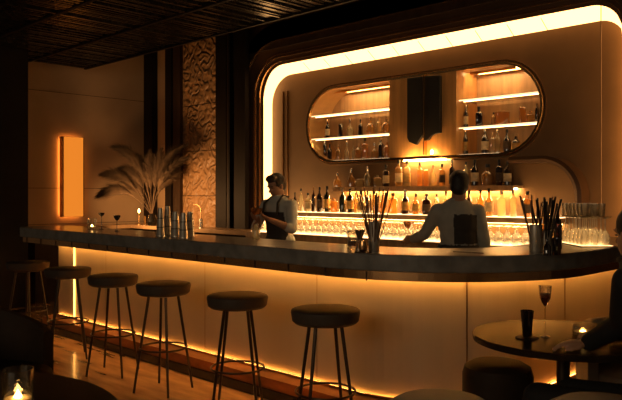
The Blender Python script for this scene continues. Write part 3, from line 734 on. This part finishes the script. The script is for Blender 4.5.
# things on the right table
x, y = W(1.147, 3.43)
coupe(x, y, .751, .25, .031, 'tall stemmed glass of amber drink on the round table', 'clear', None, 'wine_glass', .10)
t = [o for o in bpy.data.objects if o.name.startswith('wine_glass')][0]
obj('drink', loft(nb(), [(.152,.004),(.168,.015),(.190,.026),(.212,.0275)], 20), 'brownglass', t, smooth=True)
x, y = W(1.05, 3.40)
t = thing('fluted_tumbler', 'dark fluted tumbler on a coaster on the round table', 'glass', (x, y, .757))
b = nb(); rings = []
for z, r in ((0,.017),(.004,.020),(.06,.024),(.128,.030),(.128,.026),(.02,.016)):
    rings.append([b.verts.new((r*(1+.05*math.cos(k*PI/2*1.0*2))*math.cos(k*PI/24), r*(1+.05*math.cos(k*PI))*math.sin(k*PI/24), z)) for k in range(48)])
for A, B in zip(rings, rings[1:]):
    for k in range(48): b.faces.new((A[k], A[(k+1)%48], B[(k+1)%48], B[k]))
b.faces.new(rings[0][::-1])
obj('body', b, 'smoke', t, smooth=True)
o = obj('coaster', loft(nb(), [(0,.055),(.005,.055)], 28), 'tabledark', loc=(x, y, .7505)); tag(o, 'round black coaster under the dark fluted tumbler', 'coaster')
x, y = W(1.36, 3.50)
votive(x, y, .751, .052, .045, 'low glass candle dish glowing beside the seated person hand', 'candle_dish')

# ------------------------------------------------------------------ people
def remesh(name, bm, voxel, mat, parent, smooth=4, keep=None):
    me = bpy.data.meshes.new(name); bm.to_mesh(me); bm.free()
    o = bpy.data.objects.new(name, me); C.objects.link(o)
    r = o.modifiers.new('r', 'REMESH'); r.mode = 'VOXEL'; r.voxel_size = voxel
    s = o.modifiers.new('s', 'SMOOTH'); s.iterations = smooth; s.factor = .5
    dg = bpy.context.evaluated_depsgraph_get()
    m2 = bpy.data.meshes.new_from_object(o.evaluated_get(dg)); m2.name = name
    bpy.data.objects.remove(o); m2.materials.clear()
    if keep:
        b = nb(); b.from_mesh(m2)
        bmesh.ops.delete(b, geom=[f for f in b.faces if not keep(f.calc_center_median())], context='FACES'); b.to_mesh(m2); b.free()
    m2.materials.append(M[mat]); m2.polygons.foreach_set('use_smooth', [True]*len(m2.polygons))
    o = bpy.data.objects.new(name, m2); C.objects.link(o); o.parent = parent
    return o
def hand(bm, w, d, n, side, curl=.6, sp=1.0):
    # w wrist, d pointing direction, n palm normal, side +1/-1 (where the thumb sits)
    d = d.normalized(); n = (n-d*n.dot(d)).normalized(); s = d.cross(n)*side
    k0 = w+d*.085
    for i, (o_, L) in enumerate(((.030,.072),(.010,.080),(-.010,.074),(-.028,.058))):
        base = k0+s*o_-d*(.004*i); capsule(bm, w+s*o_*.5+d*.01, base, .016, .012)
        p = base; ang = 0
        for seg, r in ((.45,.0095),(.30,.0088),(.25,.008)):
            ang += curl*(.7 if seg == .45 else .9)
            q = p+(d*math.cos(ang)+n*math.sin(ang)+s*(.12*o_/.03*sp*math.cos(ang))).normalized()*L*seg; capsule(bm, p, q, r, r*.94, 8); p = q
    a = w+s*.018+d*.02; b_2 = a+(d*.7+s*.75+n*.35).normalized()*.038; c_2 = b_2+(d*.85+s*.25+n*.5*curl).normalized()*.030; e_ = c_2+(d*.8-s*.1+n*.6*curl).normalized()*.024
    capsule(bm, a, b_2, .015, .012, 8); capsule(bm, b_2, c_2, .011, .0095, 8); capsule(bm, c_2, e_, .0095, .008, 8)
def person(label, root, J, hd, face, cloth):
    """J: joints in room coordinates. hd: head centre. face: gaze direction."""
    t = thing('person', label, 'person', (root[0], root[1], 0))
    O = Vector((root[0], root[1], 0)); J = {k: Vector(v)-O for k, v in J.items()}; hd = Vector(hd)-O
    sl, sr, pl = J['sl'], J['sr'], J['pelvis']
    mid = (sl+sr)/2; side = (sl-sr).normalized(); up = (mid-pl).normalized(); fr = up.cross(side)*-1   # side = towards the left shoulder
    if fr.dot(Vector(J['front'])+O) < 0 if False else False: pass
    R_ = Matrix((side, side.cross(up)*-1, up)).transposed()
    fwd = up.cross(side)                                          # left = side, forward = up x side... checked by the caller
    wst = pl.lerp(mid, .42); chest = pl.lerp(mid, .78)
    def torso(bm, g):
        ellipsoid(bm, pl+up*.02, (.165+g,.115+g,.135+g), R_); ellipsoid(bm, wst, (.142+g,.102+g,.17+g), R_); ellipsoid(bm, chest, (.165+g,.112+g,.19+g), R_)
        capsule(bm, sl.lerp(sr,.06)-up*.01, sr.lerp(sl,.06)-up*.01, .058+g, .058+g, 16); ellipsoid(bm, mid+up*.02, (.125+g,.068+g,.075+g), R_); ellipsoid(bm, mid+up*.055, (.078+g,.060+g,.060+g), R_)
    fz = Vector(face).normalized(); hs = Vector((0,0,1)).cross(fz).normalized(); hu = fz.cross(hs)
    Rh = Matrix((hs, fz, hu)).transposed()
    def hp(a, b_, c_): return hd+hs*a+fz*b_+hu*c_
    def arms(bm, g, upto=1.0):
        for k in ('l', 'r'):
            s_, e_, w_ = J['s'+k], J['e'+k], J['w'+k]
            capsule(bm, s_, s_.lerp(e_,.5), .054+g, .047+g); capsule(bm, s_.lerp(e_,.5), e_, .047+g, .038+g)
            if upto > 0:
                m_ = e_.lerp(w_,.35*min(1,upto*2)); capsule(bm, e_, m_, .038+g, .040+g)
                if upto > .5: capsule(bm, m_, e_.lerp(w_, upto), .040+g, (.026 if upto > .95 else .03)+g)
    def legs(bm, g, upto=1.0):
        for k in ('l', 'r'):
            h_, n_, a_2 = J['h'+k], J['k'+k], J['a'+k]
            capsule(bm, h_, n_, .088+g, .058+g, 16); capsule(bm, n_, n_.lerp(a_2,.35), .055+g, .056+g, 14); capsule(bm, n_.lerp(a_2,.35), a_2, .056+g, .037+g, 14)
    # body, one continuous surface
    bm = nb(); torso(bm, 0); arms(bm, 0); legs(bm, 0)
    nk = mid+up*.02; capsule(bm, nk, hp(0,-.02,-.05), .062, .060)
    ellipsoid(bm, hp(0,-.012,.03), (.074,.094,.088), Rh); ellipsoid(bm, hp(0,.018,-.035), (.058,.070,.075), Rh); ellipsoid(bm, hp(0,.052,-.078), (.030,.026,.026), Rh)
    capsule(bm, hp(0,.078,.012), hp(0,.103,-.022), .009, .014, 8)                      # nose
    capsule(bm, hp(-.018,.080,-.054), hp(.018,.080,-.054), .008, .008, 8)               # lips
    capsule(bm, hp(-.035,.074,.026), hp(.035,.074,.026), .012, .012, 8)                 # brow
    for s_ in (-1, 1): ellipsoid(bm, hp(s_*.076,-.008,-.008), (.009,.02,.032), Rh)
    for k, sd in (('l', J.get('sdl')), ('r', J.get('sdr'))):
        w_ = J['w'+k]; d_ = J['d'+k]+O; n_ = J['n'+k]+O
        hand(bm, w_, d_, n_, 1 if k == 'l' else -1, cloth.get('curl', .6))
    for k in ('l', 'r'):
        a_2 = J['a'+k]; f_ = (J['t'+k]-a_2); f_.z = 0; f_ = f_.normalized()
        capsule(bm, a_2-Vector((0,0,.04)), a_2+f_*.15-Vector((0,0,.055)), .036, .026)
    remesh('body', bm, .0075, 'skin', t)
    # hair
    bm = nb(); ellipsoid(bm, hp(0,-.022,.044), (.086,.100,.092), Rh)
    if cloth.get('tuft'): ellipsoid(bm, hp(.01,.045,.10), (.065,.055,.038), Rh)
    ellipsoid(bm, hp(0,-.055,-.01), (.076,.062,.075), Rh)
    remesh('hair', bm, .009, 'hair', t, 2, keep=lambda p: not ((p-hd).dot(fz) > .045 and (p-hd).dot(hu) < .066))
    for s_ in (-1, 1):
        obj('eye', ellipsoid(nb(), hp(s_*.03,.079,.006), (.008,.006,.004), Rh), 'hair', t, smooth=True)
        obj('eyebrow', tube(nb(), [hp(s_*.016,.086,.026), hp(s_*.044,.077,.029)], .0028, 6), 'hair', t)
    # clothes
    bm = nb(); torso(bm, .012); arms(bm, .011, cloth['sleeve'])
    sh_ = remesh('shirt', bm, .010, cloth['shirt'], t, 5, keep=lambda p: (p-mid).dot(up) < .105)
    bm = nb(); pth = []
    for k in range(17):
        a = 2*PI*k/16; pth.append(nk+up*.075+side*(.060*math.cos(a))+R_.col[1]*(.058*math.sin(a)))
    tube(bm, pth[:-1], .015, 8, True); o = obj('collar', bm, cloth['shirt'], t, smooth=True)
    bm = nb(); legs(bm, .012); ellipsoid(bm, pl, (.18,.13,.12), R_)
    remesh('trousers', bm, .012, 'blackcloth', t, 3)
    for k in ('l', 'r'):
        a_2 = J['a'+k]; f_ = (J['t'+k]-a_2); f_.z = 0; f_ = f_.normalized()
        bm = nb(); capsule(bm, a_2-f_*.02-Vector((0,0,.035)), a_2+f_*.07-Vector((0,0,.045)), .046, .042); capsule(bm, a_2+f_*.05-Vector((0,0,.05)), a_2+f_*.16-Vector((0,0,.058)), .042, .030)
        remesh('shoe', bm, .010, 'blackcloth', t, 2, )
    return t, torso, legs, mid, up, side, R_, pl
# first bartender, facing the guests
bx, by = -5.30, 4.94
J = dict(pelvis=(bx,by,.93), sl=(bx+.18,by-.02,1.335), sr=(bx-.175,by-.04,1.335), el=(bx+.275,by-.10,1.10), wl=(bx+.17,by-.30,1.195), er=(bx-.22,by-.16,1.10), wr=(bx+.01,by-.31,1.18),
 hl=(bx+.09,by,.88), hr=(bx-.09,by,.88), kl=(bx+.11,by-.03,.48), kr=(bx-.11,by-.03,.48), al=(bx+.12,by+.02,.09), ar=(bx-.12,by+.02,.09), tl=(bx+.13,by-.2,.02), tr=(bx-.13,by-.2,.02),
 dl=(-.75,-.35,.35), nl=(-.3,.3,.9), dr=(.1,-.75,.35), nr=(.2,.2,1), front=(0,-1,0))
t, torso, legs, mid, up, side, R_, pl = person('young bartender in grey-blue shirt and dark apron, looking down at a bowl in his hands', (bx, by), J, (bx-.0,by-.07,1.53), (.02,-.90,-.36), dict(shirt='shirt', sleeve=.28, curl=.45, tuft=True))
bm = nb(); torso(bm, .024); legs(bm, .03)
remesh('apron', bm, .012, 'apron', t, 4, keep=lambda p: p.y < -.035+.02 and abs(p.x) < .15 and .45 < p.z < 1.27)
for s_ in (-1, 1): obj('apron_strap', tube(nb(), [(s_*.11,-.16,1.24),(s_*.10,-.14,1.36),(s_*.07,-.04,1.435),(s_*.05,.06,1.42)], .012, 6), 'apron', t, smooth=True)
# the bowl
o = thing('bowl', 'small brown bowl held up by the bartender in the apron', 'bowl', (bx+.075, by-.40, 1.245), .3)
obj('body', loft(nb(), [(0,.030,.026),(.006,.038,.034),(.06,.062,.05),(.066,.064,.052),(.066,.058,.046),(.01,.03,.026)], 28), 'copper', o, smooth=True)

# second bartender, back to the viewer
bx, by = -3.23, 5.04
fd = Vector((-.52,.854,0)); lf = Vector((-.854,-.52,0))      # forward, his left
def q(f_, l_, z): v = Vector((bx,by,0))+fd*f_+lf*l_; return (v.x, v.y, z)
def dv(f_, l_, z): v = fd*f_+lf*l_; return (v.x, v.y, z)
J = dict(pelvis=q(.0,0,.94), sl=q(.02,.17,1.31), sr=q(.02,-.155,1.305), el=q(.10,.29,1.10), wl=q(.25,.40,1.05), er=q(.04,-.215,1.04), wr=q(.22,-.17,1.05),
 hl=q(0,.09,.88), hr=q(0,-.09,.88), kl=q(.02,.11,.48), kr=q(.02,-.11,.48), al=q(-.03,.12,.09), ar=q(-.03,-.12,.09), tl=q(.2,.13,.02), tr=q(.2,-.13,.02),
 dl=dv(.55,.70,.05), nl=dv(.6,-.2,-.5), dr=dv(.8,.5,0), nr=dv(0,.3,-1), front=dv(1,0,0))
t, torso, legs, mid, up, side, R_, pl = person('bartender seen from behind in grey shirt, one hand at a cocktail glass', (bx, by), J, q(.025,-.005,1.515), (-.52,.84,-.10), dict(shirt='shirt2', sleeve=.93, curl=.5))
bm = nb(); torso(bm, .019)
remesh('dark_back_panel', bm, .010, 'apron', t, 4, keep=lambda p: p.dot(fd) < -.02 and -.15 < p.dot(lf) < .035 and 1.04 < p.z < 1.28)  # darker panel over the right part of the back
bm = nb(); torso(bm, .021)
remesh('apron_tie', bm, .010, 'apron', t, 4, keep=lambda p: 1.00 < p.z < 1.03)
x, y = xw(408.5, 5.485), 5.485
coupe(x, y, 1.0, .19, .056, 'coupe of brown cocktail at the hand of the bartender seen from behind', 'clear', 'cocktail', depth=.085)

# seated guest, mostly outside the frame
def cw(X, Y, z): x, y = W(X, Y); return (x, y, z)
def cd(X, Y, z): x, y = W(X, Y); return (x, y, z)
J = dict(pelvis=cw(1.50,2.76,.56), sl=cw(1.27,2.80,1.10), sr=cw(1.50,3.06,1.10), el=cw(1.31,2.96,.90), wl=cw(1.235,3.12,.785), er=cw(1.62,3.22,.86), wr=cw(1.42,3.30,.79),
 hl=cw(1.46,2.74,.53), hr=cw(1.60,2.90,.53), kl=cw(.97,2.98,.58), kr=cw(1.14,3.08,.57), al=cw(.95,2.97,.09), ar=cw(1.13,3.10,.09), tl=cw(.82,3.06,.02), tr=cw(1.03,3.2,.02),
 dl=cd(-.95,.25,-.03), nl=(0,0,-1), dr=cd(-.9,.3,0), nr=(0,0,-1), front=cd(-.75,.6,0))
person('guest in black clothes seated at the round table at the right edge', W(1.5, 2.85), J, cw(1.375,2.96,1.275), cd(-.35,.93,-.1), dict(shirt='blackcloth', sleeve=.95, curl=.3))

# ------------------------------------------------------------------ lights
def area(name, loc, rot, sx, sy, power, col_=(1,.62,.3)):
    l = bpy.data.lights.new(name, 'AREA'); l.shape = 'RECTANGLE'; l.size = sx; l.size_y = sy; l.energy = power; l.color = col_
    o = bpy.data.objects.new(name, l); C.objects.link(o); o.location = loc; o.rotation_euler = rot; return o
area('front_fill', (-1.2, -2.2, 2.2), (math.radians(82), 0, math.radians(22)), 3, 1.0, 30, (1,.76,.50))  # unseen soft fill, added behind the camera to lift bar front and people
area('relief_light', (-8.2, 4.9, 1.25), (math.radians(100), 0, math.radians(-5)), 1.2, .15, 24, (1,.50,.18))
w = bpy.data.worlds.new('room'); bpy.context.scene.world = w; w.use_nodes = True
w.node_tree.nodes['Background'].inputs[0].default_value = (1,.66,.38,1); w.node_tree.nodes['Background'].inputs[1].default_value = .03

cam = bpy.data.cameras.new('camera'); co = bpy.data.objects.new('camera', cam); C.objects.link(co)
cam.sensor_width = 36; cam.lens = F/622*36; cam.shift_y = -(200-HZ)/622
co.location = (0, 0, CAMZ); co.rotation_euler = (PI/2, 0, math.atan2(SA, CA))
cam.clip_start = .05
sc = bpy.context.scene; sc.camera = co
sc.view_settings.view_transform = 'Standard'; sc.view_settings.look = 'None'; sc.view_settings.gamma = 1; sc.view_settings.exposure = .12
sc.view_settings.use_curve_mapping = False
sc.cycles.max_bounces = 8; sc.cycles.transparent_max_bounces = 24
